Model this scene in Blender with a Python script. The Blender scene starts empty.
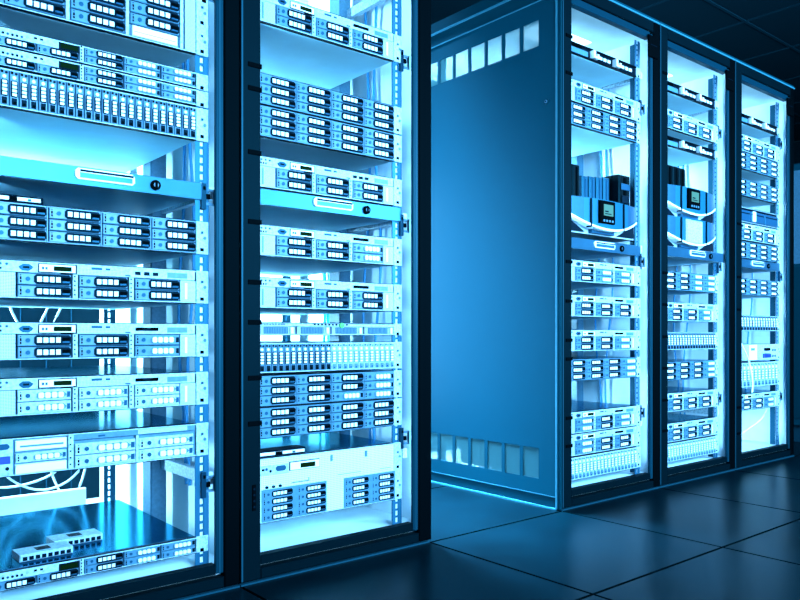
import bpy, math, random
from mathutils import Vector, Matrix
random.seed(7)
R = math.radians
D = 1.7                       # distance of the camera from the plane of the rack fronts
CAMH = 0.371 * D              # camera height
scene = bpy.context.scene
col = scene.collection

# ------------------------------------------------------------------ camera, world, lights, exposure
cam_d = bpy.data.cameras.new('camera'); cam = bpy.data.objects.new('camera', cam_d); col.objects.link(cam)
cam_d.sensor_width = 36; cam_d.lens = 750 / 800 * 36
cam_d.shift_y = 35 / 800
cam.location = (0, 0, CAMH)
cam.rotation_euler = (R(90), 0, -math.atan2(.6374, .7705))
cam_d.clip_start = .02
scene.camera = cam
scene.view_settings.view_transform = 'Standard'
scene.view_settings.look = 'None'
scene.view_settings.exposure = 0.0
scene.view_settings.gamma = 1.0
scene.view_settings.use_curve_mapping = False
scene.cycles.use_denoising = True
scene.cycles.max_bounces = 8
scene.cycles.diffuse_bounces = 4
scene.cycles.glossy_bounces = 3
scene.cycles.sample_clamp_indirect = 6.0
w = bpy.data.worlds.new('world'); scene.world = w; w.use_nodes = True
w.node_tree.nodes['Background'].inputs[0].default_value = (.05, .55, 1, 1)
w.node_tree.nodes['Background'].inputs[1].default_value = 0.03
BLUE = (.22, .60, 1.0)

def area(name, loc, direction, sx, sy, watts, color=BLUE, spread=180):
    l = bpy.data.lights.new(name, 'AREA'); l.shape = 'RECTANGLE'; l.size = sx; l.size_y = sy
    l.energy = watts; l.color = color; l.spread = R(spread)
    o = bpy.data.objects.new(name, l); col.objects.link(o)
    o.location = loc
    o.rotation_euler = Vector(direction).to_track_quat('-Z', 'Y').to_euler()
    return o

area('aisle_wall_lamp', (.8, -1.3, 1.35), (.0, 1.0, -.10), 1.5, 1.0, 205, spread=110)  # added fill light behind the camera for the left rack fronts
area('far_aisle_wall_lamp', (3.5, -1.2, 1.45), (.0, 1.0, -.10), 2.0, 1.0, 310, spread=110)  # added out-of-view fill light for the far rack fronts
area('rear_aisle_lamp', (1.16 * D, 1.85 * D, .85), (.32, -1.0, 0), .30, 1.2, 62)
area('gap_ceiling_lamp', (1.085 * D, 1.75 * D, 2.5), (0, -.35, -1), .35, .9, 170, spread=34)  # added unseen light aimed down to brighten the gap floor

RW = .3745                    # rack pitch, in units of D
RACKS = {'A1': .148, 'A2': .5225, 'B1': 1.270, 'B2': 1.6445, 'B3': 2.019}
HTOP = .754

def X(x): return x * D
DX = {'A1': .007}             # the leftmost rack's units sit a little further right in it
def Z(h): return h * D + CAMH

for rk, s in RACKS.items():
    # added unseen fill lights: rear left corner, behind the left and right stiles
    k = {'A1': 1, 'A2': 1, 'B1': 1.1, 'B2': 1.1, 'B3': 1.1}[rk]
    area('rear_tube_lamp', (X(s + .035), 1.50 * D, Z(.19)), (1, -.25, 0), .05, 1.6, (150 if rk != 'A1' else 120) * k, (.30, .72, 1.0))
    area('front_tube_lamp', (X(s + .017), 1.006 * D + .03, Z(.19)), (1, .35, 0), .02, 1.7, 13 * k)
    area('side_tube_lamp', (X(s + .351), 1.0 * D + .034, Z(.19)), (-.42, .9, 0), .02, 1.7, 2.5 * k)

# ------------------------------------------------------------------ materials
def mat(name, color, rough=.5, metal=0, emit=None, es=0, noise=0, nscale=20, bump=0, spec=.5, coat=0):
    m = bpy.data.materials.new(name); m.use_nodes = True
    nt = m.node_tree; b = nt.nodes['Principled BSDF']
    b.inputs['Base Color'].default_value = (*color, 1)
    b.inputs['Roughness'].default_value = rough
    b.inputs['Metallic'].default_value = metal
    b.inputs['Specular IOR Level'].default_value = spec
    if max(color) < .15: b.inputs['Specular Tint'].default_value = (.15, .75, 1, 1)
    if emit:
        b.inputs['Emission Color'].default_value = (*emit, 1); b.inputs['Emission Strength'].default_value = es
    if noise or bump:
        tc = nt.nodes.new('ShaderNodeTexCoord'); n = nt.nodes.new('ShaderNodeTexNoise')
        n.inputs['Scale'].default_value = nscale; n.inputs['Detail'].default_value = 5
        nt.links.new(tc.outputs['Object'], n.inputs['Vector'])
        if noise:
            mx = nt.nodes.new('ShaderNodeMix'); mx.data_type = 'RGBA'
            mx.inputs[6].default_value = (*[c * (1 - noise) for c in color], 1)
            mx.inputs[7].default_value = (*[min(1, c * (1 + noise)) for c in color], 1)
            nt.links.new(n.outputs['Fac'], mx.inputs[0]); nt.links.new(mx.outputs[2], b.inputs['Base Color'])
        if bump:
            bp = nt.nodes.new('ShaderNodeBump'); bp.inputs['Strength'].default_value = bump
            bp.inputs['Distance'].default_value = .01
            nt.links.new(n.outputs['Fac'], bp.inputs['Height']); nt.links.new(bp.outputs[0], b.inputs['Normal'])
    return m

def perforated(name, base, hole, scale, r=.30):
    """sheet metal with a regular grid of small dark holes"""
    m = bpy.data.materials.new(name); m.use_nodes = True; nt = m.node_tree; b = nt.nodes['Principled BSDF']
    b.inputs['Roughness'].default_value = .45
    tc = nt.nodes.new('ShaderNodeTexCoord'); v = nt.nodes.new('ShaderNodeTexVoronoi')
    v.inputs['Scale'].default_value = scale; v.inputs['Randomness'].default_value = 0
    cr = nt.nodes.new('ShaderNodeValToRGB'); cr.color_ramp.interpolation = 'CONSTANT'
    cr.color_ramp.elements[0].color = (*hole, 1); cr.color_ramp.elements[1].position = r
    cr.color_ramp.elements[1].color = (*base, 1)
    mp = nt.nodes.new('ShaderNodeMapping'); mp.inputs['Scale'].default_value = (1, 0, 1)
    nt.links.new(tc.outputs['Object'], mp.inputs[0]); nt.links.new(mp.outputs[0], v.inputs['Vector'])
    nt.links.new(v.outputs['Distance'], cr.inputs[0]); nt.links.new(cr.outputs[0], b.inputs['Base Color'])
    return m

M = {}
M['pale'] = mat('pale_metal', (.30, .41, .48), .45, .0, noise=.85, nscale=150, spec=.3)
M['white'] = mat('white_plastic', (.74, .79, .82), .4)
M['blue'] = mat('blue_plastic', (.008, .045, .09), .4, spec=.2, noise=.2, nscale=60)
M['midblue'] = mat('mid_blue_plastic', (.05, .14, .21), .4, noise=.35, nscale=120, spec=.3)
M['deep'] = mat('deep_blue_plastic', (.0008, .004, .009), .5, spec=.05)
M['black'] = mat('black_plastic', (.0002, .0004, .0006), .7, spec=.02)
M['lid'] = mat('polished_steel_lid', (.010, .060, .11), .16, .9)
M['under'] = mat('galvanised_steel', (.42, .78, .92), .5, .0, noise=.15, nscale=9)
M['tray'] = mat('brushed_blue_tray', (.016, .065, .115), .3, .3, noise=.6, nscale=7)
M['perf'] = perforated('perforated_pale_sheet', (.36, .45, .50), (.03, .06, .09), 330)
M['perf_big'] = perforated('pierced_white_sheet', (.56, .66, .72), (.22, .34, .42), 200, .30)
M['perf_blue'] = perforated('perforated_blue_sheet', (.25, .32, .38), (.02, .04, .07), 300)
M['frame'] = mat('dark_powder_coat', (.0001, .0029, .0046), .5, 0, spec=.04, noise=.25, nscale=8)
M['frame_dark'] = mat('black_door_edge', (.0001, .0005, .0008), .6, spec=.02)
M['frame_lip'] = mat('blue_door_seal', (.0005, .016, .028), .4, spec=.15)
M['trim_bright'] = mat('bright_roof_trim', (.02, .13, .18), .4, .0, spec=.2)  # highlights on roof and side edges, painted as bright strips
M['trim'] = mat('bright_edge_trim', (.004, .032, .05), .4, .0, spec=.2)  # fainter painted edge highlights; also colours the cabinet plinth
M['bezel'] = mat('bowed_blue_bezel', (.006, .070, .125), .4, noise=.2, nscale=8, spec=.2)
M['panel'] = mat('blue_painted_side_panel', (.0001, .033, .052), .5, 0, spec=.1, noise=.06, nscale=3, bump=.02)
M['panel_edge'] = mat('blue_painted_border', (.0001, .026, .040), .5, spec=.1)
M['wallin'] = mat('white_inner_side', (.68, .76, .80), .5, 0, noise=.2, nscale=9, spec=.3)
M['rear'] = mat('dark_rear_door', (.0003, .003, .006), .5, spec=.1)
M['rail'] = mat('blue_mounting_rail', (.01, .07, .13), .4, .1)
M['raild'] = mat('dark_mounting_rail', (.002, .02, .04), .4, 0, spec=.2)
M['led'] = mat('light_tube', (.8, .9, 1), .5, emit=(.30, .75, 1.0), es=5.0)
M['toplight'] = mat('roof_light_diffuser', (.8, .9, 1), .5, emit=(.40, .80, 1.0), es=2.4)
M['lcd_green'] = mat('dark_green_display', (.002, .007, .0005), .6, spec=.02)
M['lcd_on'] = mat('lit_cyan_screen', (.01, .04, .03), .3, emit=(.16, .50, .46), es=.55)
M['navy'] = mat('navy_screen', (.01, .03, .30), .3)
M['cable_w'] = mat('white_cable', (.85, .9, .92), .4)
M['cable_c'] = mat('aqua_cable', (.05, .75, .70), .4)
M['cable_b'] = mat('blue_cable', (.03, .28, .55), .4)
M['tower'] = mat('black_module_case', (.0003, .001, .0016), .4, spec=.1)
M['towerb'] = mat('blue_module_case', (.003, .035, .07), .35)
M['green'] = mat('green_lamp', (.02, .3, .02), .4, emit=(.0, .25, .03), es=.5)
def floor_mat():
    m = mat('dark_stone_tile', (.001, .01, .015), .24, 0, spec=.05); nt = m.node_tree; b = nt.nodes['Principled BSDF']
    tc = nt.nodes.new('ShaderNodeNewGeometry'); n = nt.nodes.new('ShaderNodeTexNoise')
    n.inputs['Scale'].default_value = 3.2; n.inputs['Detail'].default_value = 4; n.inputs['Roughness'].default_value = .65
    nt.links.new(tc.outputs['Position'], n.inputs['Vector'])
    cr = nt.nodes.new('ShaderNodeValToRGB')
    cr.color_ramp.elements[0].position = .35; cr.color_ramp.elements[0].color = (.0002, .0032, .0050, 1)
    cr.color_ramp.elements[1].position = .7; cr.color_ramp.elements[1].color = (.0004, .0062, .0095, 1)
    nt.links.new(n.outputs['Fac'], cr.inputs[0]); nt.links.new(cr.outputs[0], b.inputs['Base Color'])
    mr = nt.nodes.new('ShaderNodeMapRange'); mr.inputs[3].default_value = .27; mr.inputs[4].default_value = .30
    nt.links.new(n.outputs['Fac'], mr.inputs[0]); nt.links.new(mr.outputs[0], b.inputs['Roughness'])
    return m
M['floor'] = floor_mat()
M['joint'] = mat('tile_joint', (.0005, .0015, .002), .9, spec=0)
M['ceil'] = mat('dark_ceiling_panel', (.0002, .0045, .008), .7, noise=.2, nscale=5)
M['grid'] = mat('ceiling_grid_bar', (.003, .02, .03), .5)
M['roomwall'] = mat('dark_room_wall', (.001, .003, .005), .7)
def grille_mat():
    m = bpy.data.materials.new('translucent_vent_mesh'); m.use_nodes = True; nt = m.node_tree
    nt.nodes.remove(nt.nodes['Principled BSDF']); out = nt.nodes['Material Output']
    d = nt.nodes.new('ShaderNodeBsdfDiffuse'); d.inputs[0].default_value = (.06, .17, .19, 1)
    t = nt.nodes.new('ShaderNodeBsdfTranslucent'); t.inputs[0].default_value = (.13, .30, .31, 1)
    p = nt.nodes.new('ShaderNodeBsdfTransparent'); p.inputs[0].default_value = (1, 1, 1, 1)
    a = nt.nodes.new('ShaderNodeMixShader'); a.inputs[0].default_value = .5
    c = nt.nodes.new('ShaderNodeMixShader'); c.inputs[0].default_value = .36
    nt.links.new(d.outputs[0], a.inputs[1]); nt.links.new(t.outputs[0], a.inputs[2])
    nt.links.new(a.outputs[0], c.inputs[1]); nt.links.new(p.outputs[0], c.inputs[2]); nt.links.new(c.outputs[0], out.inputs[0])
    return m
M['vent'] = grille_mat()

# ------------------------------------------------------------------ mesh helpers
class MB:
    def __init__(s): s.v = []; s.f = []; s.m = []; s.mats = []
    def mi(s, m):
        if m not in s.mats: s.mats.append(m)
        return s.mats.index(m)
    def box(s, x0, x1, y0, y1, z0, z1, m, front=None):
        """box; `front` = inset of the front (-y) face edges as a chamfer"""
        i = len(s.v); k = s.mi(m); c = front or 0
        if x0 > x1: x0, x1 = x1, x0
        s.v += [(x0 + c, y0, z0 + c), (x1 - c, y0, z0 + c), (x1 - c, y0, z1 - c), (x0 + c, y0, z1 - c),
                (x0, y0 + c, z0), (x1, y0 + c, z0), (x1, y0 + c, z1), (x0, y0 + c, z1),
                (x0, y1, z0), (x1, y1, z0), (x1, y1, z1), (x0, y1, z1)]
        F = [(0, 1, 2, 3), (11, 10, 9, 8)]
        if c: F += [(0, 4, 5, 1), (1, 5, 6, 2), (2, 6, 7, 3), (3, 7, 4, 0), (4, 8, 9, 5), (5, 9, 10, 6), (6, 10, 11, 7), (7, 11, 8, 4)]
        else: F += [(0, 8, 9, 1), (1, 9, 10, 2), (2, 10, 11, 3), (3, 11, 8, 0)]
        s.f += [tuple(i + a for a in q) for q in F]; s.m += [k] * len(F)
        return s
    def prism(s, pts, y0, y1, m):
        """polygon in x-z (counter-clockwise seen from -y) extruded along y"""
        i = len(s.v); n = len(pts); k = s.mi(m)
        s.v += [(x, y0, z) for x, z in pts] + [(x, y1, z) for x, z in pts]
        s.f.append(tuple(range(i, i + n))); s.f.append(tuple(range(i + 2 * n - 1, i + n - 1, -1)))
        for a in range(n):
            b = (a + 1) % n; s.f.append((i + a, i + n + a, i + n + b, i + b))
        s.m += [k] * (n + 2); return s
    def disc(s, cx, cz, r, y0, y1, m, n=10, sz=1):
        return s.prism([(cx + r * math.cos(2 * math.pi * a / n), cz + sz * r * math.sin(2 * math.pi * a / n)) for a in range(n)], y0, y1, m)
    def cham(s, x0, x1, z0, z1, c, y0, y1, m):
        return s.prism([(x0 + c, z0), (x1 - c, z0), (x1, z0 + c), (x1, z1 - c), (x1 - c, z1), (x0 + c, z1), (x0, z1 - c), (x0, z0 + c)], y0, y1, m)
    def mesh(s, name):
        me = bpy.data.meshes.new(name); me.from_pydata(s.v, [], s.f)
        for m in s.mats: me.materials.append(M[m])
        me.polygons.foreach_set('material_index', s.m); me.update()
        return me
    def build(s, name, parent=None, loc=(0, 0, 0)):
        return put(name, s.mesh(name), parent, loc)

def put(name, me, parent=None, loc=(0, 0, 0)):
    o = bpy.data.objects.new(name, me); col.objects.link(o); o.parent = parent; o.location = loc
    return o
def empty(name, loc, parent=None):
    o = bpy.data.objects.new(name, None); o.empty_display_size = .05; col.objects.link(o); o.location = loc; o.parent = parent
    return o
def tag(o, label=None, cat=None, group=None, kind=None):
    if label: o['label'] = label
    if cat: o['category'] = cat
    if group: o['group'] = group
    if kind: o['kind'] = kind
    return o
def kids(o): return CH.get(o.name) or list(o.children)
CH = {}
def copy_tree(o, parent=None, lab=True):
    c = o.copy(); col.objects.link(c); c.parent = parent
    for ch in list(o.children): copy_tree(ch, c)
    return c
def tube(name, pts, r, m, parent=None, seg=6, sub=6):
    """smooth tube through points (Catmull-Rom)"""
    P = [Vector(p) for p in pts]; P = [2 * P[0] - P[1]] + P + [2 * P[-1] - P[-2]]
    path = []
    for i in range(1, len(P) - 2):
        for t in range(sub):
            u = t / sub; a, b, c, d = P[i - 1], P[i], P[i + 1], P[i + 2]
            path.append(.5 * ((2 * b) + (c - a) * u + (2 * a - 5 * b + 4 * c - d) * u * u + (3 * b - a - 3 * c + d) * u ** 3))
    path.append(P[-2])
    v = []; f = []
    for i, p in enumerate(path):
        d = (path[min(i + 1, len(path) - 1)] - path[max(i - 1, 0)]).normalized()
        up = Vector((0, 0, 1)) if abs(d.z) < .9 else Vector((1, 0, 0))
        a = d.cross(up).normalized(); b = d.cross(a)
        for k in range(seg):
            t = 2 * math.pi * k / seg; v.append(p + r * (math.cos(t) * a + math.sin(t) * b))
    for i in range(len(path) - 1):
        for k in range(seg):
            f.append((i * seg + k, i * seg + (k + 1) % seg, (i + 1) * seg + (k + 1) % seg, (i + 1) * seg + k))
    f.append(tuple(range(seg))[::-1]); f.append(tuple(len(v) - seg + k for k in range(seg)))
    me = bpy.data.meshes.new(name); me.from_pydata([tuple(q) for q in v], [], f); me.materials.append(M[m])
    for p in me.polygons: p.use_smooth = True
    return put(name, me, parent)

# ------------------------------------------------------------------ room
TX, TY = .373 * D, .349 * D
fl = tag(empty('floor', (0, 0, 0)), kind='structure')
MB().box(-3.2, 8.4, -3.6, 5.2, -.06, -.012, 'joint').build('floor_underlay', fl)
g = .0035
tile = MB()
tile.box(g, TX - g, 0, 0, 0, 0, 'floor')
tile = MB()
i0 = [(g, g, -.012), (TX - g, g, -.012), (TX - g, TY - g, -.012), (g, TY - g, -.012)]
c = .0012
i1 = [(g, g, -c), (TX - g, g, -c), (TX - g, TY - g, -c), (g, TY - g, -c)]
i2 = [(g + c, g + c, 0), (TX - g - c, g + c, 0), (TX - g - c, TY - g - c, 0), (g + c, TY - g - c, 0)]
tile.v = i0 + i1 + i2; tile.f = [(8, 9, 10, 11)] + [(a, (a + 1) % 4, (a + 1) % 4 + 4, a + 4) for a in range(4)] + [(a + 4, (a + 1) % 4 + 4, (a + 1) % 4 + 8, a + 8) for a in range(4)] + [(3, 2, 1, 0)]
tile.mats = ['floor', 'joint']; tile.m = [0] + [1] * (len(tile.f) - 1)
tme = tile.mesh('floor_tile')
for i in range(-6, 10):
    for j in range(-7, 7):
        put('floor_tile', tme, fl, (.897 * D + (i - .0) * TX, 1.0 * D + j * TY, 0))
ce = tag(empty('ceiling', (0, 0, 2.70)), kind='structure')
cg = MB(); cg.box(-3.2, 8.4, -3.6, 5.2, .03, .08, 'roomwall')
cx0, cy0, cs, ct = 4.91, 2.36, .69, .69
for i in range(-11, 6): cg.box(cx0 + i * cs - .010, cx0 + i * cs + .010, -3.6, 5.2, -.004, .012, 'grid')
for j in range(-8, 5): cg.box(-3.2, 8.4, cy0 + j * ct - .010, cy0 + j * ct + .010, -.0045, .0115, 'grid')
cg.build('ceiling_grid', ce)
cp = MB().box(.011, cs - .011, .011, ct - .011, .0, .03, 'ceil').mesh('ceiling_panel')
for i in range(-11, 5):
    for j in range(-8, 4):
        put('ceiling_panel', cp, ce, (cx0 + i * cs, cy0 + j * ct, 0))
tag(MB().box(-3.2, 8.4, 5.2, 5.3, 0, 2.7, 'roomwall').build('wall_back'), kind='structure')
tag(MB().box(8.4, 8.5, -3.6, 5.3, 0, 2.7, 'roomwall').build('wall_right'), kind='structure')
tag(MB().box(-3.3, -3.2, -3.6, 5.3, 0, 2.7, 'roomwall').build('wall_left'), kind='structure')
tag(MB().box(-3.3, 8.5, -3.7, -3.6, 0, 2.7, 'roomwall').build('wall_front'), kind='structure')

# ------------------------------------------------------------------ racks
Yf = 1.0 * D                # front plane
Ys = 1.022 * D              # plane of the server fronts
Yb = 1.60 * D               # rear of the racks
WR = RW * D
rail_h0, rail_h1 = -.335, .705

def rail_mesh(m):
    """perforated mounting upright: face strip with square holes plus a side flange"""
    b = MB(); h = (rail_h1 - rail_h0) * D; wd = .033; p = .0206; n = int(h / p); k = b.mi(m)
    xs = [0, .0125, .0215, wd]
    rows = []
    z = 0
    while z < h:
        rows.append((z, z + .0065, True)); rows.append((z + .0065, z + p, False)); z += p
    for (z0, z1, solid) in rows:
        for a in range(3):
            if not solid and a == 1: continue
            i = len(b.v); b.v += [(xs[a], 0, z0), (xs[a + 1], 0, z0), (xs[a + 1], 0, z1), (xs[a], 0, z1)]
            b.f.append((i, i + 1, i + 2, i + 3)); b.m.append(k)
            i = len(b.v); b.v += [(xs[a], .002, z0), (xs[a + 1], .002, z0), (xs[a + 1], .002, z1), (xs[a], .002, z1)]
            b.f.append((i + 3, i + 2, i + 1, i)); b.m.append(k)
    b.box(wd, wd + .003, 0, .045, 0, h, m)
    return b.mesh('mounting_rail')
RM = {'rail': rail_mesh('rail'), 'raild': rail_mesh('raild')}

rack_names = {'A1': 'server rack cut by the left edge of the picture',
              'A2': 'dark framed server rack between the leftmost rack and the gap',
              'B1': 'server rack with the large blue vented side panel facing the gap',
              'B2': 'dark framed server rack in the middle of the far row of three',
              'B3': 'last server rack at the right end of the far row'}
clips = {'A1': [.63, .55, .40, .27, .16, .07, -.02, -.15],
         'A2': [.402, .367, .272, .1686, .0787, .019, -.064, -.132],
         'B1': [.636, .557, .156, .072, -.011, -.051, -.1765, -.236],
         'B2': [.64, .152, .0745, -.004, -.081, -.159, -.234],
         'B3': [.307, .16, .07, -.2, -.272]}
for rk, s in RACKS.items():
    root = empty('server_rack', (X(s + RW / 2), D * 1.3, 0))
    tag(root, rack_names[rk], 'server rack', 'server racks in one row')
    off = Vector((-X(s + RW / 2), -D * 1.3, 0))
    def part(name, b, mesh=None, loc=(0, 0, 0), par=None):
        o = put(name, mesh or b.mesh(name), par or root, (Vector(loc) + (off if par is None else Vector((0, 0, 0)))))
        return o
    x0, x1 = X(s), X(s + RW)
    LW = {'B2': .0375, 'B3': .042}.get(rk, .034)      # width of the left stile
    t = .0015
    # front frame
    fy0, fy1 = Yf, Yf + .028
    part('front_stile', MB().box(x0 + t, X(s + LW), fy0, fy1, 0.008, Z(HTOP), 'frame', .003).box(x0 + t, x0 + .006, fy0 - .003, fy0, .012, Z(HTOP) - .002, 'trim'))  # narrow pale strip paints the highlight on the stile edge
    b = MB().box(X(s + .349), x1 - t + (.009 if rk == 'A2' else 0), fy0, fy0 + .020, 0.008, Z(HTOP), 'frame_dark', .003)
    b.box(X(s + .3365), X(s + .349), fy0 + .004, fy0 + .013, Z(-.345), Z(.722), 'frame_lip', .002)
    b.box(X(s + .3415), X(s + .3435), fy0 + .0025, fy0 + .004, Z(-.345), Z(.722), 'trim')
    part('front_stile', b)
    b = MB().box(X(s + LW), X(s + .349), fy0, fy1, Z(.728), Z(HTOP), 'frame', .003)
    b.box(X(s + LW), X(s + .3365), fy0 + .004, fy1, Z(.710), Z(.726), 'frame_lip', .002)
    part('head_rail', b)
    b = MB().box(X(s + LW), X(s + .349), fy0, fy1, .008, Z(-.3505), 'frame', .003)
    b.box(X(s + LW), X(s + .3365), fy0 + .002, fy1, Z(-.3455), Z(-.331), 'frame', .002)
    part('sill_rail', b)
    part('base_trim', MB().box(x0 + t, x1 - t, fy0 - .001, fy1, 0.0, .0045, 'trim'))  # added pale strip imitates light leaking along the base
    part('corner_closer', MB().box(X(s + .322), X(s + .362), fy0 - .008, fy0 - .0005, Z(.664), Z(.716), 'black', .003)
         .box(X(s + .328), X(s + .355), fy0 - .009, fy0 - .008, Z(.692), Z(.693), 'deep'))
    cm = MB().box(0, .038, -.003, 0, -.006, .006, 'black', .001).mesh('frame_clip')
    for h in clips[rk]: part('frame_clip', None, cm, (X(s + .0125), fy0 - .0003, Z(h)))
    if rk == 'A2':
        b = MB().box(0, .011, -.002, 0, 0, .066, 'black', .001)
        for q in range(4): b.disc(.0055, .010 + q * .015, .003, -.003, -.002, 'deep', 8)
        part('lock_strip', b, loc=(X(s + .019), fy0, Z(-.262)))
    # roof cap with a raised front lip
    part('roof', MB().box(x0 + t, x1 - t, Yf + .0, Yb, Z(HTOP) + .001, Z(HTOP) + .012, 'panel_edge')
         .box(x0 + t, x1 - t, Yf - .004, Yf + .010, Z(HTOP) - .004, Z(HTOP) + .002, 'trim_bright')  # roof edge highlight painted as a bright strip
         .box(x0 + .04, x1 - .04, Yf + .03, Yf + .13, Z(HTOP) + .012, Z(HTOP) + .034, 'frame')
         .box(x0 + t, x1 - t, Yf + .05, Yb - .02, Z(.726), Z(HTOP), 'wallin'))
    b = MB().box(x0 + .16, x1 - .16, Yf + .22, Yf + .36, Z(.7235), Z(.726), 'toplight')
    part('roof_light', b)
    # base plate
    part('base_plate', MB().box(x0 + t, x1 - t, Yf + .028, Yb, 0.002, Z(-.336), 'wallin'))
    # right inner side, rear door
    xr = x1 - .020
    ls = MB().box(xr, x1 - t, Yf + .028, Yb - .012, Z(-.336), Z(.726), 'wallin')
    part('inner_side_panel', ls)
    b = MB().box(x0 + t, x1 - t, Yb - .012, Yb + .012, .01, Z(HTOP), 'rear')
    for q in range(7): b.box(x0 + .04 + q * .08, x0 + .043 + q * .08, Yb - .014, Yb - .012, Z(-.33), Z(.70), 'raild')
    part('rear_door', b)
    if rk in ('A1',):
        part('rear_blank_panel', MB().box(X(s + .03), X(s + .30), 1.30 * D, 1.306 * D, Z(.150), Z(.188), 'wallin', .002))  # added white panels stand in for the brightly lit back
        part('rear_blank_panel', MB().box(X(s + .03), X(s + .30), 1.30 * D, 1.306 * D, Z(.190), Z(.228), 'wallin', .002))
        part('outer_side_panel', MB().box(x0 + t, x0 + .008, Yf + .03, Yb - .012, .01, Z(HTOP), 'panel'))
    # mounting rails: four uprights
    for xx in (s + .0205 + DX.get(rk, 0), s + .3085 + DX.get(rk, 0)):
        part('mounting_rail', None, RM['rail'], (X(xx), Ys + .006, Z(rail_h0)))
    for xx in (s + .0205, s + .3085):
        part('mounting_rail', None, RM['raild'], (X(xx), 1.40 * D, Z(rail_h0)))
    for xx in (s + .0205 + DX.get(rk, 0), s + .3085 + DX.get(rk, 0)):
        part('rail_backing', MB().box(X(xx) + .006, X(xx) + .028, Ys + .011, Ys + .012, Z(rail_h0), Z(rail_h1), 'white'))  # added white strip imitates the lit interior showing through the rail holes
    # wide light post behind the front rail
    part('depth_post', MB().box(X(s + .318), X(s + .345), 1.20 * D, 1.235 * D, Z(rail_h0), Z(rail_h1 + .02), 'midblue', .004))
    for h in (.62, .20, -.22):
        part('depth_brace', MB().box(X(s + .335), X(s + .345), Ys + .012, 1.20 * D, Z(h), Z(h) + .03, 'pale'))
    # right of the opening: no tube, only the added side fill light
    # cable rings beside the right rail
    cr_ = MB()
    cr_.box(0, .030, 0, .006, 0, .006, 'midblue').box(0, .030, 0, .006, .034, .040, 'midblue').box(.026, .032, -.004, .006, 0, .040, 'midblue')
    cr_.box(-.008, .004, -.004, .008, -.012, .052, 'raild').box(.004, .014, -.006, .0, .014, .026, 'black').box(-.004, .002, -.006, -.004, .036, .044, 'black')
    crm = cr_.mesh('cable_ring')
    for h in {'A1': (.49, .19, -.23), 'A2': (.475, .183, -.195), 'B1': (.535, .165, -.2), 'B2': (.54, .175, -.185), 'B3': (.57, .165, -.2)}[rk]:
        part('cable_ring', None, crm, (X(s + .3285), Ys + .003, Z(h)))
    # outer side panel with vents (only the rack at the gap shows it)
    if rk == 'B1':
        sp = MB(); xa, xb = x0 - .006, x0 + .0
        y0p, y1p = Yf + .022, Yb
        zb, zt = Z(-.343), Z(.7215)
        # vent rows
        w_, pt = .0446 * D, .0540 * D
        ys = [1.0600 * D + i * pt for i in range(9)]
        vz = [(Z(-.311), Z(-.245)), (Z(.626), Z(.683))]
        bands = [(zb, vz[0][0]), (vz[0][1], vz[1][0]), (vz[1][1], zt)]
        for a, c2 in bands: sp.box(xa, xb, y0p, y1p - .02, a, c2, 'panel')
        for a, c2 in vz:
            e = [y0p] + [q for yy in ys for q in (yy, yy + w_)] + [y1p - .02]
            for q in range(0, len(e), 2): sp.box(xa, xb, e[q], e[q + 1], a, c2, 'panel')
        pn = part('side_panel', sp)
        vm = MB().box(xa + .002, xa + .004, 0, w_, 0, 1, 'vent')
        for a, c2 in vz:
            v = MB().box(xa + .002, xa + .004, 0, w_, 0, c2 - a, 'vent').mesh('vent_grille')
            for yy in ys:
                o = put('vent_grille', v, pn, (0, yy, a))
        lk = MB().disc(0, 0, .011, 0, .004, 'panel_edge', 12).disc(0, 0, .006, -.002, 0, 'midblue', 10).disc(0, 0, .003, -.003, -.002, 'deep', 8)
        o = put('panel_lock', lk.mesh('panel_lock'), pn, (xa - .003, Yf + .065, Z(.50))); o.rotation_euler = (0, 0, R(-90))
        # border frame of the side, edge highlights painted as bright strips
        bd = MB()
        bd.box(x0 - .004, x0 - t, y0p, Yb, zt + .004, Z(HTOP), 'panel_edge').box(x0 - .004, x0 - t, y0p, Yb, .006, zb - .003, 'panel_edge')
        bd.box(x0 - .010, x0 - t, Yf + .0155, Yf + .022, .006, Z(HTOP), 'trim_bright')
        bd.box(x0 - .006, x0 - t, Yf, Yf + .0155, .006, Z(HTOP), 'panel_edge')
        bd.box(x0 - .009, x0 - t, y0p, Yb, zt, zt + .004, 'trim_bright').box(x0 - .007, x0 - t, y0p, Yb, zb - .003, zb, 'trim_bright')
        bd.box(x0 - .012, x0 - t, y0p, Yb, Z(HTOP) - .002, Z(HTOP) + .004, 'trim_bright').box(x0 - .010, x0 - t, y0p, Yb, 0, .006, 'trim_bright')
        bd.box(x0 - .004, x0 + .1, y0p, Yb, Z(HTOP) + .004, Z(HTOP) + .05, 'panel_edge')
        part('side_border', bd)

# ------------------------------------------------------------------ units
BW = .267 * D; U1 = .0242 * D; U2 = .0484 * D; EAR = .019 * D

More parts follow.
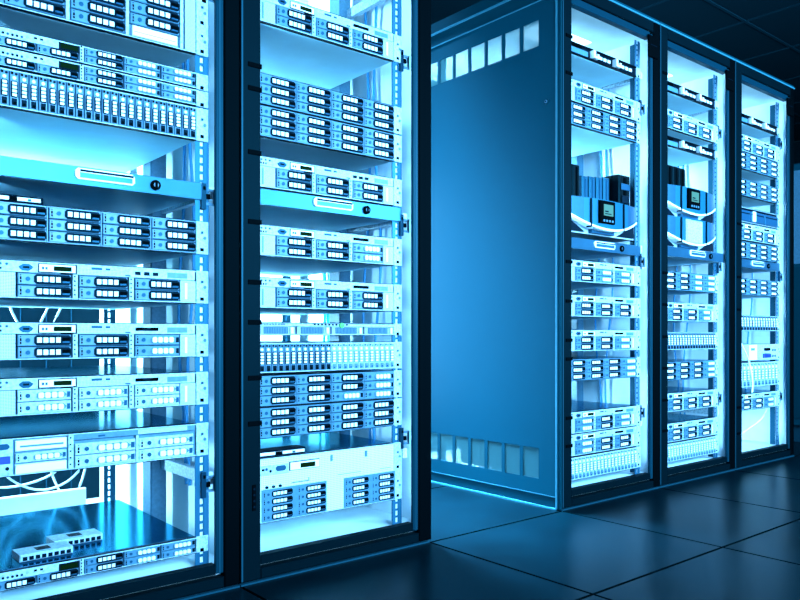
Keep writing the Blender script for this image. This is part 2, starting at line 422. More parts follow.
def carrier(parent, x, z, w=.1045, h=.0232, style='dark', detailed=True):
    """hot-plug drive carrier; returns nothing, parts linked to parent"""
    key = (round(w, 4), round(h, 4), style, detailed)
    if key not in CAR:
        a = MB(); a.box(0, w, -.004, .012, 0, h, 'midblue' if style != 'pale' else 'pale', .0016)
        k = w / .1045
        a.box(.004 * k, .007 * k, -.0048, -.004, h * .18, h * .36, 'black').box(.004 * k, .007 * k, -.0048, -.004, h * .44, h * .68, 'black').box(.0042 * k, .0065 * k, -.0048, -.004, h * .78, h * .86, 'deep')
        a.disc(.019 * k, h * .5, h * .20, -.0055, -.004, 'blue', 8)
        g_ = a if not detailed else MB(); l_ = a if not detailed else MB()
        if style == 'dark':
            g_.cham(.031 * k, .1045 * k, h * .07, h * .95, h * .2, -.0055, -.0035, 'deep')
            for q in range(4):
                cx = (.0365 + q * .0123) * k
                g_.box(cx, cx + .0092 * k, -.0070, -.005, h * .28, h * .74, 'white', .0004)
            l_.box(.0865 * k, .1015 * k, -.0075, -.0055, h * .46, h * .74, 'black').box(.0865 * k, .1005 * k, -.007, -.0055, h * .26, h * .40, 'blue')
        else:
            g_.prism([(.036 * k, h * .35), (.042 * k, h * .2), (.088 * k, h * .2), (.096 * k, h * .5), (.088 * k, h * .8), (.042 * k, h * .8), (.036 * k, h * .65)], -.0055, -.0035, 'midblue')
            for q in range(4):
                cx = (.0385 + q * .0130) * k
                g_.cham(cx, cx + .0108 * k, h * .24, h * .76, h * .10, -.009, -.005, 'white')
            l_.box(.096 * k, .102 * k, -.0065, -.004, h * .25, h * .75, 'blue' if style == 'pale' else 'deep')
        CAR[key] = (a.mesh('drive_carrier'), g_.mesh('carrier_grille') if detailed else None, l_.mesh('release_latch') if detailed else None)
    A, G, L = CAR[key]
    o = put('drive_carrier', A, parent, (x, 0, z))
    if detailed: put('carrier_grille', G, o); put('release_latch', L, o)
    return o
CAR = {}

def vcarrier(parent, x, z, w, h, style, detailed):
    key = ('v', round(w, 4), round(h, 4), style, detailed)
    if key not in CAR:
        pale = style == 'pale'
        a = MB(); a.box(0, w * .93, -.004, .012, 0, h, 'pale' if pale else 'midblue', .0014)
        a.box(w * .12, w * .36, -.0052, -.004, h * .90, h * .97, 'blue' if pale else 'black').disc(w * .66, h * .92, w * .16, -.0052, -.004, 'midblue' if pale else 'deep', 8).disc(w * .45, h * .80, w * .20, -.006, -.004, 'white', 8)
        g_ = a if not detailed else MB(); l_ = a if not detailed else MB()
        g_.cham(w * .10, w * .84, h * .25, h * .72, w * .12, -.0055, -.0035, 'midblue' if pale else 'deep')
        for q in range(4): g_.box(w * .24, w * .70, -.007, -.005, h * (.285 + q * .108), h * (.285 + q * .108 + .072), 'white')
        l_.box(w * .20, w * .72, -.0068, -.004, h * .03, h * .22, 'midblue' if pale else 'deep').box(w * .32, w * .60, -.0078, -.0068, h * .05, h * .12, 'blue' if pale else 'black')
        CAR[key] = (a.mesh('drive_carrier'), g_.mesh('carrier_grille') if detailed else None, l_.mesh('release_latch') if detailed else None)
    A, G, L = CAR[key]
    o = put('drive_carrier', A, parent, (x, 0, z))
    if detailed: put('carrier_grille', G, o); put('release_latch', L, o)

def chassis(root, H, depth=.55, frontmat='blue', ears='pale', lipm='pale'):
    b = MB(); b.box(0, BW, .006, depth, .0012, H - .0012, frontmat)
    b.box(0.001, BW - .001, .012, depth, H - .0012, H - .0004, 'lid').box(0.001, BW - .001, .012, depth, .0004, .0012, 'under')
    b.box(BW, BW + .0008, .012, depth, .002, H - .002, 'under')
    b.box(0, BW, -.003, .006, H - .0042, H - .0020, lipm).box(0, BW, -.003, .006, .0020, .0040, lipm)
    b.box(0, BW, -.0032, .006, H - .0018, H - .0002, 'deep').box(0, BW, -.0032, .006, .0002, .0018, 'deep')
    b.build('chassis', root)
    for sx in (0, 1):
        e = MB(); a0 = -EAR if sx == 0 else BW + .001; a1 = -.001 if sx == 0 else BW + EAR
        e.box(a0, a1, -.001, .003, .001, H - .001, ears, .001)
        n = max(1, round(H / U2))
        for q in range(n):
            zc = (q + .5) * H / n
            e.box(a0 + .010, a0 + .019, -.0022, -.001, zc - H / n * .36 - .0035, zc - H / n * .36 + .0045, 'black')
            if H > U1 * 1.2:
                e.box(a0 + .012, a0 + .018, -.0022, -.001, zc + .010, zc + .016, 'blue').disc(a0 + .022, zc, .004, -.0028, -.001, 'midblue', 8)
        e.build('mounting_ear', root)

def divider(root, x, z0, z1, w=.0035, m='pale', screws=True):
    b = MB().box(x - w / 2, x + w / 2, -.0045, .006, z0, z1, m, .0006)
    if screws and w > .006:
        for q in range(5): b.box(x - w * .28, x + w * .05, -.0055, -.0045, z0 + (z1 - z0) * (.12 + q * .19), z0 + (z1 - z0) * (.12 + q * .19) + .0035, 'deep')
    b.build('divider', root)

def media(root, z0, z1, full=True, detailed=True):
    """header of a 2U server: connectors, slot drive and info display"""
    h = z1 - z0
    b = MB().box(.002, .140, -.003, .006, z0, z1, 'pale', .0008)
    for q in range(3): b.box(.006 + q * .007, .0095 + q * .007, -.004, -.003, z0 + h * .2, z0 + h * .42, 'deep').disc(.009 + q * .012, z0 + h * .72, .0028, -.0042, -.003, 'blue', 8)
    b.build('control_panel', root)
    MB().prism([(.058, z0 + h * .35), (.064, z0 + h * .15), (.076, z0 + h * .15), (.082, z0 + h * .35), (.084, z0 + h * .55), (.076, z0 + h * .8), (.064, z0 + h * .8), (.056, z0 + h * .55)], -.0055, -.003, 'blue').box(.064, .076, -.0062, -.0055, z0 + h * .38, z0 + h * .58, 'deep').build('display_port', root)
    b = MB().box(.094, .172, -.0045, .006, z0 + h * .04, z1 - .001, 'deep', .0008).box(.096, .170, -.0055, -.0045, z0 + h * .14, z1 - h * .14, 'white').box(.125, .162, -.0065, -.0055, z0 + h * .25, z0 + h * .72, 'lcd_green')
    for q in range(2): b.box(.101 + q * .007, .1055 + q * .007, -.0062, -.0055, z0 + h * .35, z0 + h * .6, 'blue')
    b.build('media_bay', root)

def s6(name, style=('dark', 'dark', 'dark'), lcd=1, detailed=True, head=True, ears='rail'):
    r = empty(name, (0, 0, 0)); chassis(r, U2, ears=ears, frontmat='deep')
    zt = U2 - .0035; zh = U2 - .0255
    media(r, zh, zt, detailed=detailed)
    b = MB().box(.174, BW - .004, -.003, .006, zh, zt, 'pale', .0008).box(.178, .29, -.0034, -.003, zh + .002, zt - .008, 'perf')
    b.box(.205, .228, -.0042, -.003, zt - .009, zt - .004, 'blue').box(.236, .246, -.0042, -.003, zt - .009, zt - .0045, 'blue').box(.28, .292, -.0042, -.003, zh + .002, zh + .005, 'blue')
    if lcd == 1: b.box(.304, .358, -.0048, -.003, zh + .007, zh + .015, 'black', .0005).box(.321, .338, -.0052, -.0048, zh + .009, zh + .013, 'deep')
    if lcd == 2:
        for q in range(3): b.box(.303 + q * .021, .316 + q * .021, -.0048, -.003, zh + .006, zh + .014, 'deep', .0005)
    b.box(.38, .43, -.0036, -.003, zh + .003, zh + .016, 'midblue')
    b.build('header_panel', r)
    MB().box(.002, .050, -.003, .006, .004, zh - .001, 'perf', .0006).box(.010, .015, -.004, -.003, .008, zh - .006, 'midblue').build('air_grille', r)
    MB().box(.413, BW - .002, -.003, .006, .004, zh - .001, 'perf', .0006).box(.424, .430, -.0042, -.003, .010, zh - .008, 'white').build('air_grille', r)
    cw = .1075; x = .054
    for c in range(3):
        for q in range(2):
            carrier(r, x + c * .1245, .0045 + q * .0262, cw, .0245, style[c], detailed)
    for c in range(2): divider(r, x + cw + .0085 + c * .1245, .004, zh, .0105)
    return r

def t12(name, style=None, detailed=True):
    r = empty(name, (0, 0, 0)); chassis(r, U2, frontmat='deep', lipm='midblue')
    for c in range(4):
        for q in range(3):
            st = style[c][q] if style else 'dark'
            carrier(r, .0025 + c * .1135, .0035 + q * .0256, .1085, .0238, st, detailed)
    for c in range(3): divider(r, .1123 + c * .1135, .002, U2 - .002, .0030, 'midblue')
    return r

def blades(name, n=24, npale=0, H=U2, detailed=True, ears='pale'):
    r = empty(name, (0, 0, 0)); chassis(r, H, frontmat='deep', ears=ears)
    wd = BW / n
    for q in range(n): vcarrier(r, .001 + q * wd, .004, wd * .98, H - .008, 'pale' if q >= n - npale else 'dark', detailed)
    return r

def one_u(name, detailed=True):
    r = empty(name, (0, 0, 0)); chassis(r, U1, frontmat='midblue', depth=.54)
    b = MB().box(.002, .176, -.003, .006, .0215, U1 - .003, 'pale', .0006)
    for q in range(7): b.disc(.008 + q * .009, .028, .0028, -.0042, -.003, 'deep' if q % 3 else 'blue', 8)
    b.box(.086, .092, -.004, -.003, .030, .034, 'deep').box(.098, .104, -.004, -.003, .030, .034, 'deep')
    b.build('control_panel', r)
    MB().box(.136, .178, -.0055, -.003, .021, .036, 'deep', .0008).box(.139, .175, -.0062, -.0055, .023, .034, 'lcd_green').build('info_display', r)
    for q in range(2): carrier(r, .004 + q * .088, .0022, .084, .0185, 'dark', detailed)
    divider(r, .184, .002, U1 - .002, .008)
    for c in range(3):
        for q in range(2): carrier(r, .190 + c * .088, .003 + q * .0180, .084, .0168, 'dark' if c == 0 else 'light', detailed)
    return r

def disk_array(name, H):
    r = empty(name, (0, 0, 0)); chassis(r, H, frontmat='midblue')
    for q in range(3): MB().box(.150 + q * .131, .158 + q * .131, -.0045, .006, .004, H - .004, 'pale', .001).build('divider', r)
    MB().box(.002, .018, -.003, .006, .004, H - .004, 'perf', .0006).build('air_grille', r)
    MB().box(.425, BW - .002, -.003, .006, .004, H - .004, 'perf', .0006).build('air_grille', r)
    rows = int((H - .008) / .0275)
    for c in range(3):
        for q in range(rows):
            if c == 2 and q == 0: continue
            carrier(r, .030 + c * .131, .006 + q * .0275, .118, .0250, 'dark', True)
    MB().box(.296, .405, -.006, .006, .006, .0300, 'white', .002).box(.300, .401, -.0066, -.006, .015, .0158, 'midblue').build('blank_cover', r)
    return r

def patch(name, detailed=True):
    r = empty(name, (0, 0, 0)); chassis(r, U1, frontmat='deep', depth=.30, ears='pale', lipm='deep')
    MB().box(.0, .13, -.004, .006, .003, U1 * .55, 'midblue', .001).box(.0, .09, -.0055, -.004, U1 * .6, U1 * .9, 'black', .001).build('socket_block', r)
    for c in range(2):
        x = .155 + c * .145
        MB().box(x, x + .012, -.014, .006, .006, U1 * .85, 'white', .002).box(x, x + .034, -.014, -.006, .006, .014, 'white', .001).box(x + .024, x + .034, -.014, .006, .006, U1 * .6, 'white', .002).build('cable_guide', r)
        b = MB()
        for q in range(3): b.box(x + .042 + q * .026, x + .060 + q * .026, -.009, .006, .009, .021, 'white', .002)
        b.box(x + .040, x + .118, -.006, .006, .004, .030, 'deep', .001)
        b.build('port_block', r)
    return r

def shelf(name):
    r = empty(name, (0, 0, 0)); H = U1
    MB().box(-EAR, BW + EAR, 0, .003, 0, H, 'tray', .001).box(0.002, BW - .002, .003, .42, .0, .0015, 'under').box(0.002, .004, .003, .42, .0015, H - .004, 'tray').box(BW - .004, BW - .002, .003, .42, .0015, H - .004, 'tray').build('tray', r)
    MB().cham(.170, .302, .012, H - .004, .006, -.005, 0, 'white').box(.180, .299, -.0062, -.005, H - .012, H - .007, 'deep').box(.180, .296, -.0068, -.0050, .016, H - .014, 'tray').build('handle', r)
    b = MB().disc(.352, H * .5, .012, -.006, 0, 'black', 12).disc(.352, H * .5, .006, -.008, -.006, 'midblue', 8).box(.349, .355, -.0095, -.008, H * .5 - .006, H * .5 + .006, 'black').build('lock', r)
    return r

def big(name):
    r = empty(name, (0, 0, 0)); H = .101 * D; chassis(r, H, frontmat='pale')
    MB().box(.001, BW - .001, -.003, .006, .003, H - .003, 'perf_big', .001).build('pierced_front', r)
    MB().box(.004, .09, -.0055, -.003, H - .046, H - .020, 'pale', .001).disc(.022, H - .030, .004, -.0065, -.0055, 'blue', 8).disc(.034, H - .036, .004, -.0065, -.0055, 'deep', 8).box(.008, .016, -.0065, -.0055, H - .034, H - .028, 'black').build('control_panel', r)
    MB().cham(.050, .080, H - .038, H - .024, .004, -.0075, -.0055, 'blue').build('display_port', r)
    MB().box(.092, .188, -.006, -.003, H - .042, H - .018, 'deep', .001).box(.094, .186, -.0072, -.006, H - .040, H - .020, 'white').box(.125, .172, -.0082, -.0072, H - .037, H - .024, 'lcd_green').build('media_bay', r)
    b = MB()
    for q in range(3): b.disc(.024 + q * .020, .094, .005, -.006, -.003, 'deep', 8, .8)
    b.box(.10, .155, -.005, -.003, .0965, .098, 'deep').box(.153, .1545, -.005, -.003, .098, .106, 'deep')
    b.build('status_lamps', r)
    for gx in (.012, .118, .275, .370):
        for q in range(4): carrier(r, gx, .006 + q * .0200, .090 if gx < .2 else .082, .0178, 'dark', True)
    for gx in (.008, .270): MB().box(gx, gx + (.204 if gx < .1 else .187), -.0042, -.003, .004, .0885, 'midblue').build('bay_frame', r)
    for q in (.225, .345): MB().box(q, q + .007, -.005, -.003, H - .03, H - .013, 'midblue').build('front_latch', r)
    for q, l in ((.25, .08), (.40, .04)): MB().box(q, q + l, -.0045, -.003, .100, .1015, 'midblue').build('front_seam', r)
    return r

def switch(name):
    r = empty(name, (0, 0, 0)); H = .0215 * D; chassis(r, H, frontmat='pale', depth=.40)
    b = MB()
    for q in range(9): b.box(.006 + q * .0085, .012 + q * .0085, -.0042, -.003, H - .0075, H - .005, 'deep')
    for q in range(10): b.box(.17 + q * .012, .176 + q * .012, -.0042, -.003, H - .0085, H - .004, 'deep')
    b.box(0, BW, -.003, .006, H - .011, H - .002, 'pale', .0006)
    b.build('marking_strip', r)
    for q in range(4):
        x = .003 + q * .1135
        b = MB().box(x, x + .108, -.003, .006, .003, H - .012, 'perf_blue', .001)
        b.box(x + .012, x + .085, -.0038, -.003, .005, H - .014, 'blue')
        for k in range(14): b.box(x + .014 + k * .005, x + .0165 + k * .005, -.005, -.0038, .006, H - .015, 'midblue')
        b.box(x + .092, x + .100, -.009, -.003, .005, H - .014, 'white', .001)
        b.build('port_module', r)
    MB().disc(.262, H - .008, .0075, -.007, -.003, 'green', 10).build('status_lamp', r)
    return r

def ups(name, lcd=True):
    """rounded uninterruptible power supply bezel: bowed front whose pale lower edge is an arc"""
    r = empty(name, (0, 0, 0)); H = .078 * D
    b = MB().box(0, BW, .02, .50, 0.001, H - .001, 'blue').box(-EAR, BW + EAR, .014, .020, .001, H - .001, 'pale'); b.build('chassis', r)
    def bow(u): return -.030 * (1 - (2 * u - 1) ** 2)
    n = 16; v = []; f = []; mi = []
    def low(u): return H * (.10 + .40 * (2 * u - 1) ** 2)
    bz = MB(); k = bz.mi('bezel'); kt = bz.mi('white'); kb = bz.mi('blue')
    for i in range(n + 1):
        u = i / n; x = u * BW
        bz.v += [(x, bow(u), low(u) + .008), (x, bow(u), H - .002), (x, .02, H - .002), (x, bow(u) - .004, low(u)), (x, bow(u) - .004, low(u) + .008), (x, .02, low(u))]
    for i in range(n):
        a, c_ = i * 6, (i + 1) * 6
        bz.f += [(a, c_, c_ + 1, a + 1), (a + 1, c_ + 1, c_ + 2, a + 2), (a + 3, c_ + 3, c_ + 4, a + 4), (a + 4, c_ + 4, c_, a), (a + 5, c_ + 5, c_ + 3, a + 3)]
        bz.m += [k if .17 < (i + .5) / n < .83 else kb, k, kt, kt, kt]
    bz.build('bezel', r)
    MB().prism([(.01, .006), (.12, .006), (.015, H * .40)], .004, .02, 'deep').build('vent_corner', r)
    MB().prism([(BW - .12, .006), (BW - .01, .006), (BW - .015, H * .40)], .004, .02, 'deep').build('vent_corner', r)
    MB().box(.155, .30, -.004, .02, .004, H * .16, 'blue', .002).build('lower_cover', r)
    if lcd:
        b = MB().box(.160, .255, -.040, -.020, H * .30, H * .95, 'black', .004)
        b.build('control_panel', r)
        MB().box(.178, .237, -.0415, -.040, H * .52, H * .84, 'lcd_on').box(.184, .206, -.0422, -.0415, H * .62, H * .66, 'deep').box(.184, .224, -.0422, -.0415, H * .56, H * .585, 'deep').build('screen', r)
        b = MB()
        for q in range(4): b.box(.174 + q * .018, .183 + q * .018, -.0425, -.040, H * .34, H * .40, 'midblue')
        b.build('buttons', r)
    else:
        MB().box(.150, .285, -.035, -.020, H * .16, H * .94, 'pale', .006).build('blank_cover', r)
    for x in (.115, .325): MB().box(x, x + .005, -.030, -.006, H * .16, H - .004, 'deep').build('bezel_seam', r)
    return r

def module(name, w_, h_, d_, m='tower', front=False):
    r = empty(name, (0, 0, 0))
    MB().box(0, w_, 0, d_, 0, h_, m, .004).build('case', r)
    b = MB()
    b.box(w_ * .38, w_ * .62, -.004, 0, .010, h_ - .010, 'black' if m == 'tower' else 'blue', .002)
    b.build('front_rib', r)
    if front:
        MB().box(w_ * .15, w_ * .85, -.006, -.004, h_ * .10, h_ * .35, 'deep', .002).box(w_ * .1, w_ * .9, -.006, -.004, h_ * .52, h_ * .72, 'blue', .002).build('latch_plate', r)
    return r

TPL = {}
def unit(kind, rk, htop, label, cat, group, maker, H=None):
    """place a unit of the given kind in a rack with its top edge at htop (units of D above the lens)"""
    if kind not in TPL:
        TPL[kind] = maker(); o = TPL[kind]
    else:
        o = copy_tree(TPL[kind])
    hh = H if H is not None else U2
    o.location = (X(RACKS[rk] + .041 + DX.get(rk, 0)), Ys, Z(htop) - hh)
    tag(o, label, cat, group)
    return o
    return o

near = {'A1': 'leftmost rack', 'A2': 'rack beside the gap on its left', 'B1': 'rack right of blue side panel', 'B2': 'middle rack of far row', 'B3': 'rightmost rack'}
G6, G12, GB = 'six-bay rack servers', 'twelve-bay drive shelves', 'shelves of upright drive carriers'
dd = 'dark'; pp = 'pale'; lg = 'light'
def S6(rk, h, lab, style=(dd, dd, dd), lcd=1, ears='pale'):
    det = rk[0] == 'A'
    unit(('s6', style, lcd, det, ears), rk, h, lab, 'server', G6, lambda: s6('rack_server', style, lcd, det, ears=ears))
def T12(rk, h, lab, style=None):
    det = rk[0] == 'A'
    unit(('t12', str(style), det), rk, h, lab, 'disk shelf', G12, lambda: t12('disk_shelf', style, det))
def BL(rk, h, lab, n=24, npale=0, H=U2):
    det = rk[0] == 'A'
    unit(('bl', n, npale, H, det), rk, h, lab, 'disk shelf', GB, lambda: blades('blade_shelf', n, npale, H, det), H)
def SH(rk, h, lab):
    o = unit('sh', rk, h, lab, 'tray', 'blue locking trays', lambda: shelf('rack_tray'), U1)
    if rk == 'B2': o.location.x += .030; o.location.y -= .016
    return o
def P1(rk, h, lab): unit('p1', rk, h, lab, 'panel', 'dark cabling panels', lambda: patch('patch_panel'), U1)
def D1(rk, h, lab): unit('d1', rk, h, lab, 'server', 'thin one-unit servers', lambda: one_u('thin_server'), U1)

# rack at the left edge
o = disk_array('disk_array', .125 * D); o.location = (X(.148 + .048), Ys, Z(.405)); tag(o, 'tall drive array with white blank cover at top of leftmost rack', 'disk shelf')
D1('A1', .3790, 'upper of two thin servers with green displays under the leftmost drive array')
D1('A1', .3545, 'lower of two thin servers with green displays, on the upright carriers')
BL('A1', .3290, 'long row of 24 dark upright drive carriers in leftmost rack')
SH('A1', .2205, 'pale blue tray with handle and black lock in leftmost rack')
T12('A1', .1650, 'twelve-bay drive shelf below the locking tray of the leftmost rack')
S6('A1', .0935, 'six-bay server with three small dark windows, left rack, above the cable gap', lcd=2)
S6('A1', .0165, 'six-bay server with pale right-hand carriers, leftmost rack, below the cable gap', (dd, dd, lg))
S6('A1', -.0530, 'pale server with pointed white carrier cells, third from bottom of leftmost rack', (pp, pp, pp))
# lowest wide server with navy screen
def s6c():
    r = empty('rack_server', (0, 0, 0)); chassis(r, U2, frontmat='midblue')
    zh = U2 - .017
    MB().box(.160, BW - .003, -.003, .006, zh, U2 - .003, 'midblue', .001).box(.31, .43, -.0036, -.003, zh + .002, U2 - .005, 'perf').box(.22, .235, -.004, -.003, zh + .004, zh + .008, 'blue').build('header_panel', r)
    MB().box(.002, .045, -.003, .006, .004, U2 - .004, 'pale', .001).disc(.016, .014, .004, -.0045, -.003, 'blue', 8).disc(.034, .018, .004, -.0045, -.003, 'deep', 8).build('control_panel', r)
    MB().cham(.012, .038, U2 - .024, U2 - .012, .004, -.006, -.003, 'blue').build('display_port', r)
    MB().box(.004, .040, -.005, -.003, .028, .044, 'navy', .001).build('small_screen', r)
    MB().box(.050, .152, -.005, .006, U2 - .030, U2 - .008, 'white', .002).box(.058, .145, -.006, -.005, U2 - .022, U2 - .018, 'midblue').build('media_bay', r)
    MB().box(.050, .152, -.005, .006, .004, .024, 'white', .002).build('blank_cover', r)
    carrier(r, .050, .0275, .102, .020, 'pale', True)
    for c in range(2):
        for q in range(2): carrier(r, .170 + c * .142, .0045 + q * .0275, .134, .0255, 'pale', True)
    divider(r, .161, .003, U2 - .003, .0105); divider(r, .308, .003, zh, .006)
    return r
o = s6c(); o.location = (X(.148 + .048), Ys, Z(-.127) - U2); tag(o, 'pale server with small navy screen and blank slot above the open space', 'server', G6)
D1('A1', -.2910, 'lowest thin server of leftmost rack, carrying two small white port boxes')
# rack beside the gap
S6('A2', .5290, 'topmost six-bay server visible in rack left of the gap')
T12('A2', .4025, 'upper of the stacked pair of twelve-bay shelves near top, rack left of gap')
T12('A2', .3530, 'lower of the stacked pair of twelve-bay shelves near top, rack left of gap')
S6('A2', .2750, 'six-bay server resting right above the locking tray, rack left of gap', lcd=2)
SH('A2', .2250, 'blue tray with black lock and streaky shine in rack left of gap')
S6('A2', .1700, 'six-bay server with pale right carriers below the locking tray, left of gap', (dd, dd, lg))
S6('A2', .0895, 'six-bay server over the slim green-lamp switch, rack left of gap', lcd=1)
unit('sw', 'A2', .0205, 'slim pale switch with four ribbed modules and a green lamp', 'switch', None, lambda: switch('network_switch'), .0215 * D)
BL('A2', -.0115, 'row of upright carriers, left half dark and right half pale, left of gap', 24, 12, .0478 * D)
T12('A2', -.0620, 'twelve-bay shelf with some pale right carriers under the upright carriers, left of gap', [[dd] * 3, [dd] * 3, [lg, dd, dd], [lg] * 3])
T12('A2', -.1113, 'twelve-bay shelf just above the tall pierced server, left of gap')
o = big('tall_server'); o.location = (X(.5225 + .041), Ys, Z(-.290)); tag(o, 'tall white pierced server with sixteen small drives at rack bottom', 'server')
# rack right of blue panel
P1('B1', .641, 'dark cabling panel at top of rack right of blue side panel')
S6('B1', .559, 'six-bay server under top cabling panel, rack right of blue side panel')
T12('B1', .508, 'twelve-bay shelf in upper part of rack right of blue side panel')
SH('B1', .214, 'blue locking tray below the single round power supply, right of blue side panel')
S6('B1', .165, 'six-bay server first below the locking tray, right of blue side panel', (dd, lg, lg))
S6('B1', .0885, 'six-bay server second below the locking tray, right of blue side panel')
S6('B1', .0120, 'six-bay server directly above the middle twelve-bay shelf, right of blue panel', (dd, dd, lg))
T12('B1', -.0525, 'twelve-bay shelf at lower middle of rack right of blue side panel', [[dd] * 3, [dd] * 3, [dd] * 3, [lg] * 3])
S6('B1', -.168, 'upper of two stacked servers near bottom of rack right of blue panel', (lg, dd, lg))
S6('B1', -.217, 'lower of two stacked servers near bottom of rack right of blue panel', (lg, dd, dd))
BL('B1', -.267, 'pale row of upright carriers at bottom of rack right of blue panel', 20, 20, .051 * D)
# middle rack of the far row
P1('B2', .637, 'upper dark cabling panel in middle rack of far row')
S6('B2', .568, 'six-bay server between the two dark cabling panels, middle rack of far row')
P1('B2', .500, 'lower dark cabling panel in middle rack of far row')
SH('B2', .2215, 'blue locking tray beneath two round power supplies, middle rack of far row')
T12('B2', .1615, 'twelve-bay shelf below the locking tray, middle rack of far row', [[dd] * 3, [dd] * 3, [lg] * 3, [lg] * 3])
S6('B2', .083, 'six-bay server above the upright carriers, middle rack of far row', (dd, dd, lg))
BL('B2', .0075, 'row of upright carriers mid-height in middle rack of far row', 20, 0, .046 * D)
T12('B2', -.067, 'twelve-bay shelf under mid-height upright carriers, middle rack of far row', [[dd] * 3, [dd] * 3, [dd] * 3, [lg] * 3])
S6('B2', -.146, 'six-bay server second from bottom carriers, middle rack of far row')
S6('B2', -.2220, 'lowest six-bay server, on the bottom carriers, middle rack of far row')
BL('B2', -.2725, 'pale row of upright carriers at bottom of middle rack of far row', 20, 20, .048 * D)
# last rack
P1('B3', .629, 'dark cabling panel at top of rightmost rack')
S6('B3', .571, 'six-bay server in upper part of rightmost rack')
T12('B3', .521, 'upper twelve-bay shelf of rightmost rack, under its top server')
T12('B3', .4445, 'second twelve-bay shelf from top in rightmost rack, above the dark switch')
def dark_switch():
    r = empty('dark_switch', (0, 0, 0)); H = .044 * D; chassis(r, H, frontmat='deep', depth=.35)
    for q in range(3): MB().box(.004 + q * .15, .148 + q * .15, -.008, .006, .006, H * .78, 'blue', .003).box(.01 + q * .15, .14 + q * .15, -.009, -.008, H * .55, H * .62, 'deep').build('blank_module', r)
    MB().box(.17, .20, -.012, -.008, .010, H * .8, 'white', .002).build('cable_guide', r)
    return r
unit('ds', 'B3', .365, 'dark blue-fronted switch in upper middle of rightmost rack', 'switch', None, dark_switch, .044 * D)
S6('B3', .3186, 'six-bay server right under the dark switch, rightmost rack')
T12('B3', .2670, 'twelve-bay shelf resting over the locking tray, rightmost rack')
SH('B3', .2170, 'blue locking tray halfway up the rightmost rack')
T12('B3', .1627, 'twelve-bay shelf first below the locking tray, rightmost rack')
BL('B3', .057, 'short row of upright carriers mid-height in rightmost rack', 16, 0, .046 * D)
def conn():
    r = empty('rack_server', (0, 0, 0)); chassis(r, U2, frontmat='pale')
    MB().box(.003, .14, -.004, .006, .004, U2 - .004, 'pale', .001).box(.02, .06, -.005, -.004, .02, .035, 'blue').build('left_module', r)
    MB().box(.145, .23, -.004, .006, .004, U2 - .004, 'white', .001).box(.16, .20, -.005, -.004, .05, .062, 'midblue').build('middle_module', r)
    MB().box(.235, BW - .003, -.004, .006, .004, U2 - .004, 'pale', .001).build('right_module', r)
    MB().box(.285, .365, -.012, -.004, .012, .034, 'navy', .003).build('blue_connector', r)
    MB().box(.30, .355, -.012, -.004, .048, .062, 'black', .002).build('black_connector', r)
    b = MB()
    for q in range(4): b.disc(.395 + (q % 2) * .025, .02 + (q // 2) * .03, .006, -.007, -.004, 'blue', 8)
    b.build('round_ports', r)
    return r
unit('conn', 'B3', -.026, 'pale server with blue plug, above tall carriers in rightmost rack', 'server', None, conn)
BL('B3', -.0785, 'tall pale upright carriers below the blue plug, rightmost rack', 12, 12, .072 * D)
S6('B3', -.1680, 'lowest six-bay server of rightmost rack, above its empty bottom', (dd, dd, lg))

# power supplies and modules on them
o = ups('power_supply', True); o.location = (X(1.270 + .041), Ys, Z(.2265)); tag(o, 'round-fronted power supply with lit screen, rack right of blue side panel', 'power supply', 'round power supplies')
o2 = copy_tree(o); o2.location = (X(1.6445 + .041), Ys, Z(.3000)); o2['label'] = 'upper round-fronted power supply with lit screen, middle rack of far row'
o = ups('power_supply', False); o.location = (X(1.6445 + .041), Ys, Z(.2220)); tag(o, 'lower round-fronted power supply with white blank cover, middle rack of far row', 'power supply', 'round power supplies')
mz = .2265 * D + .078 * D + CAMH
def mod(rk, x, y, z, w_, h_, m, lab, front=False, grp=None):
    o = module('power_module', w_, h_, .16, m, front); o.location = (X(RACKS[rk] + .041) + x, Ys + y, z); tag(o, lab, 'power module', grp)
for q in range(3): mod('B1', -.010 + q * .046, .03, mz, .042, .130, 'tower', ('leftmost', 'middle', 'rightmost')[q] + ' of three black upright modules at left on single power supply', grp='black module trio')
for q in range(4): mod('B1', .180 + q * .047, .06, mz, .038, .104 + .004 * q, 'towerb', ('first', 'second', 'third', 'fourth')[q] + ' blue upright module from the left, on the single power supply', grp='blue upright modules')
mod('B1', .366, .02, mz, .076, .128, 'tower', 'wide black module at right end on the power supply', True)
mz2 = .300 * D + .078 * D + CAMH
for q in range(5): mod('B2', -.006 + q * .052, .03, mz2, .048, .098, 'tower', ('first', 'second', 'third', 'fourth', 'fifth')[q] + ' black module from the left on upper of two stacked power supplies', grp='black modules in the middle far rack')

# small boxes on the lowest thin server
def port_box(lab, x, y, rz):
    r = empty('port_box', (x, y, Z(-.2910) + .0005)); r.rotation_euler = (0, 0, rz)
    MB().box(0, .112, 0, .060, 0, .016, 'pale', .003).build('case', r)
    b = MB()
    for q in range(8): b.box(.006 + q * .013, .015 + q * .013, -.002, 0, .003, .011, 'deep')
    b.build('ports', r)
    MB().cham(.04, .07, 0, .001, .0003, .02, .045, 'deep').build('top_mark', r).location = (0, 0, .016)
    tag(r, lab, 'port box', 'small white port boxes')
port_box('left of two small white port boxes lying on the lowest thin server', X(.236), Ys + .040, R(2))
port_box('right of two small white port boxes lying on the lowest thin server', X(.288), Ys + .110, R(2))
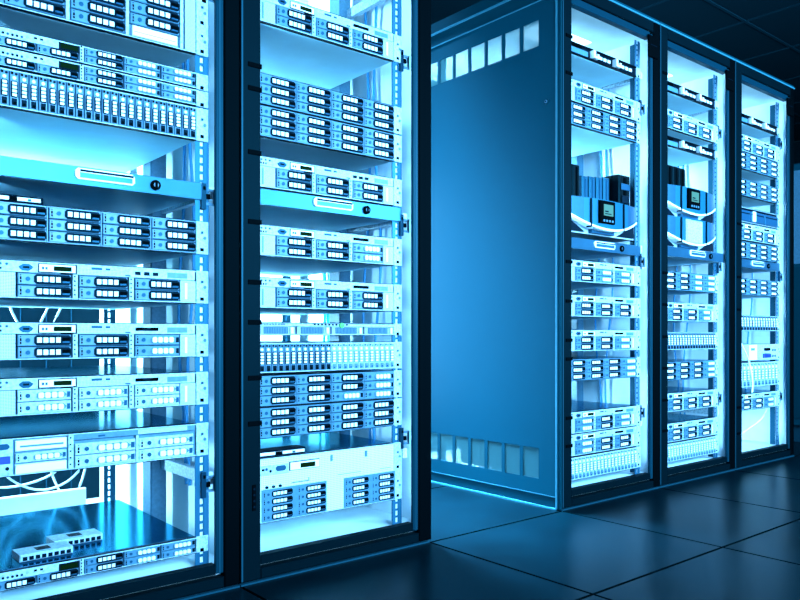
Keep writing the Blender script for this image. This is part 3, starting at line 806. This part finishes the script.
# small black-edged trays
def slim(lab, x, z, w_, y=.0):
    r = empty('slim_adapter', (x, Ys + y, z))
    MB().box(0, w_, 0, .05, 0, .016, 'deep', .004).build('case', r)
    MB().box(.006, w_ - .006, -.002, 0, .004, .012, 'white', .001).box(w_ * .35, w_ * .5, -.003, -.002, .004, .012, 'black').box(w_ * .7, w_ * .76, -.003, -.002, .005, .010, 'blue').build('face_plate', r)
    tag(r, lab, 'adapter', 'slim black-edged adapters')
slim('slim black-edged adapter lying on the twelve-bay shelf, leftmost rack', X(.149 + .048), Z(.165), .105, .004)
slim('slim black-edged adapter lying on the tall pierced server', X(.5225 + .041), Z(-.189), .150, .004)

# ------------------------------------------------------------------ cables and rear bars
def cable(pts, r, m, lab, grp):
    o = tube('network_cable', pts, r, m); tag(o, lab, 'cable', grp); return o
for rk, s in RACKS.items():
    for q in range(3):
        y = (1.28 + .018 * q) * D; xx = X(s + RW) - .034
        pts = [(xx + .004 * math.sin(i * 2.1 + q), y + .012 * math.sin(i * 1.3 + q * 2), Z(.66 - i * .11)) for i in range(9)]
        cable(pts, .005, 'cable_c', ('nearest', 'middle', 'rearmost')[q] + ' aqua cable down the inner side of the ' + near[rk], 'aqua cables in the ' + near[rk])
    for q in range(2):
        y = (1.13 + .03 * q) * D; xx = X(s + RW) - .034
        pts = [(xx + .004 * math.sin(i * 1.7 + q), y + .018 * math.sin(i * 1.1 + q * 2), Z(.64 - i * .11)) for i in range(9)]
        cable(pts, .0045, 'cable_b', ('nearer', 'farther')[q] + ' blue cable down the inner side of the ' + near[rk], 'blue cables in the ' + near[rk])
for q, (xa, xb, sag, y) in enumerate([(.20, .41, .075, 1.44), (.24, .42, .055, 1.45), (.28, .44, .085, 1.43), (.30, .40, .045, 1.46), (.36, .45, .11, 1.44)]):
    cable([(X(xa), y * D, Z(-.17)), (X(xa + .02), y * D, Z(-.19 - sag * .6)), (X((xa + xb) / 2), y * D, Z(-.19 - sag)), (X(xb - .02), y * D, Z(-.19 - sag * .7)), (X(xb), y * D, Z(-.17))],
          .0034, 'cable_w', 'white cable sagging behind the open space low in leftmost rack', 'white cable loops low in leftmost rack')
for q, (xa, xb, sag, y) in enumerate([(.18, .30, .05, 1.44), (.25, .40, .07, 1.46), (.30, .42, .04, 1.45), (.21, .24, .09, 1.47)]):
    cable([(X(xa), y * D, Z(.12)), (X(xa + .015), y * D, Z(.06 - sag * .5)), (X((xa + xb) / 2), y * D, Z(.03 - sag)), (X(xb), y * D, Z(.10))],
          .0034, 'cable_w', 'white cable looping behind the mid-height servers of leftmost rack', 'white cable loops mid-height in leftmost rack')
tag(MB().box(X(.175), X(.43), 1.415 * D, 1.425 * D, Z(-.318), Z(-.278), 'wallin', .003).build('rear_crossbar'), 'wide white crossbar behind the open space low in leftmost rack', 'crossbar')
xb3 = X(2.019)
cable([(xb3 + .06, Ys - .010, Z(.02)), (xb3 + .10, Ys - .025, Z(-.03)), (xb3 + .16, Ys - .028, Z(-.075)), (xb3 + .20, Ys - .026, Z(-.13)), (xb3 + .21, Ys - .020, Z(-.165))], .004, 'cable_w', 'thin cable crossing the tall pale carriers in rightmost rack', None)
cable([(xb3 + .50, Ys + .03, Z(-.20)), (xb3 + .47, Ys + .05, Z(-.25)), (xb3 + .36, Ys + .08, Z(-.285)), (xb3 + .22, Ys + .08, Z(-.305)), (xb3 + .12, Ys + .06, Z(-.312))], .004, 'cable_w', 'white cable curving through the empty bottom of rightmost rack', None)

# cabinet past the end of the row
r = empty('storage_cabinet', (4.62, 1.95, 0))
MB().box(0, .60, -.10, 1.2, .10, 1.64, 'panel', .01).build('body', r)
MB().box(.02, .58, -.08, 1.18, 0, .10, 'trim').build('plinth', r)
for q in range(3): MB().box(-.004, 0, -.08 + q * .42, .32 + q * .42, 1.05, 1.60, 'midblue').build('upper_door', r)
for q in range(3): MB().box(-.004, 0, -.08 + q * .42, .32 + q * .42, .14, 1.03, 'panel_edge').build('lower_door', r)
tag(r, 'blue cabinet seen as a sliver past the right end of the row', 'cabinet')
area('end_wall_lamp', (3.6, 3.6, 2.2), (1, -1.1, -.8), .5, .5, 18)  # area light aimed at the cabinet, attached to no wall
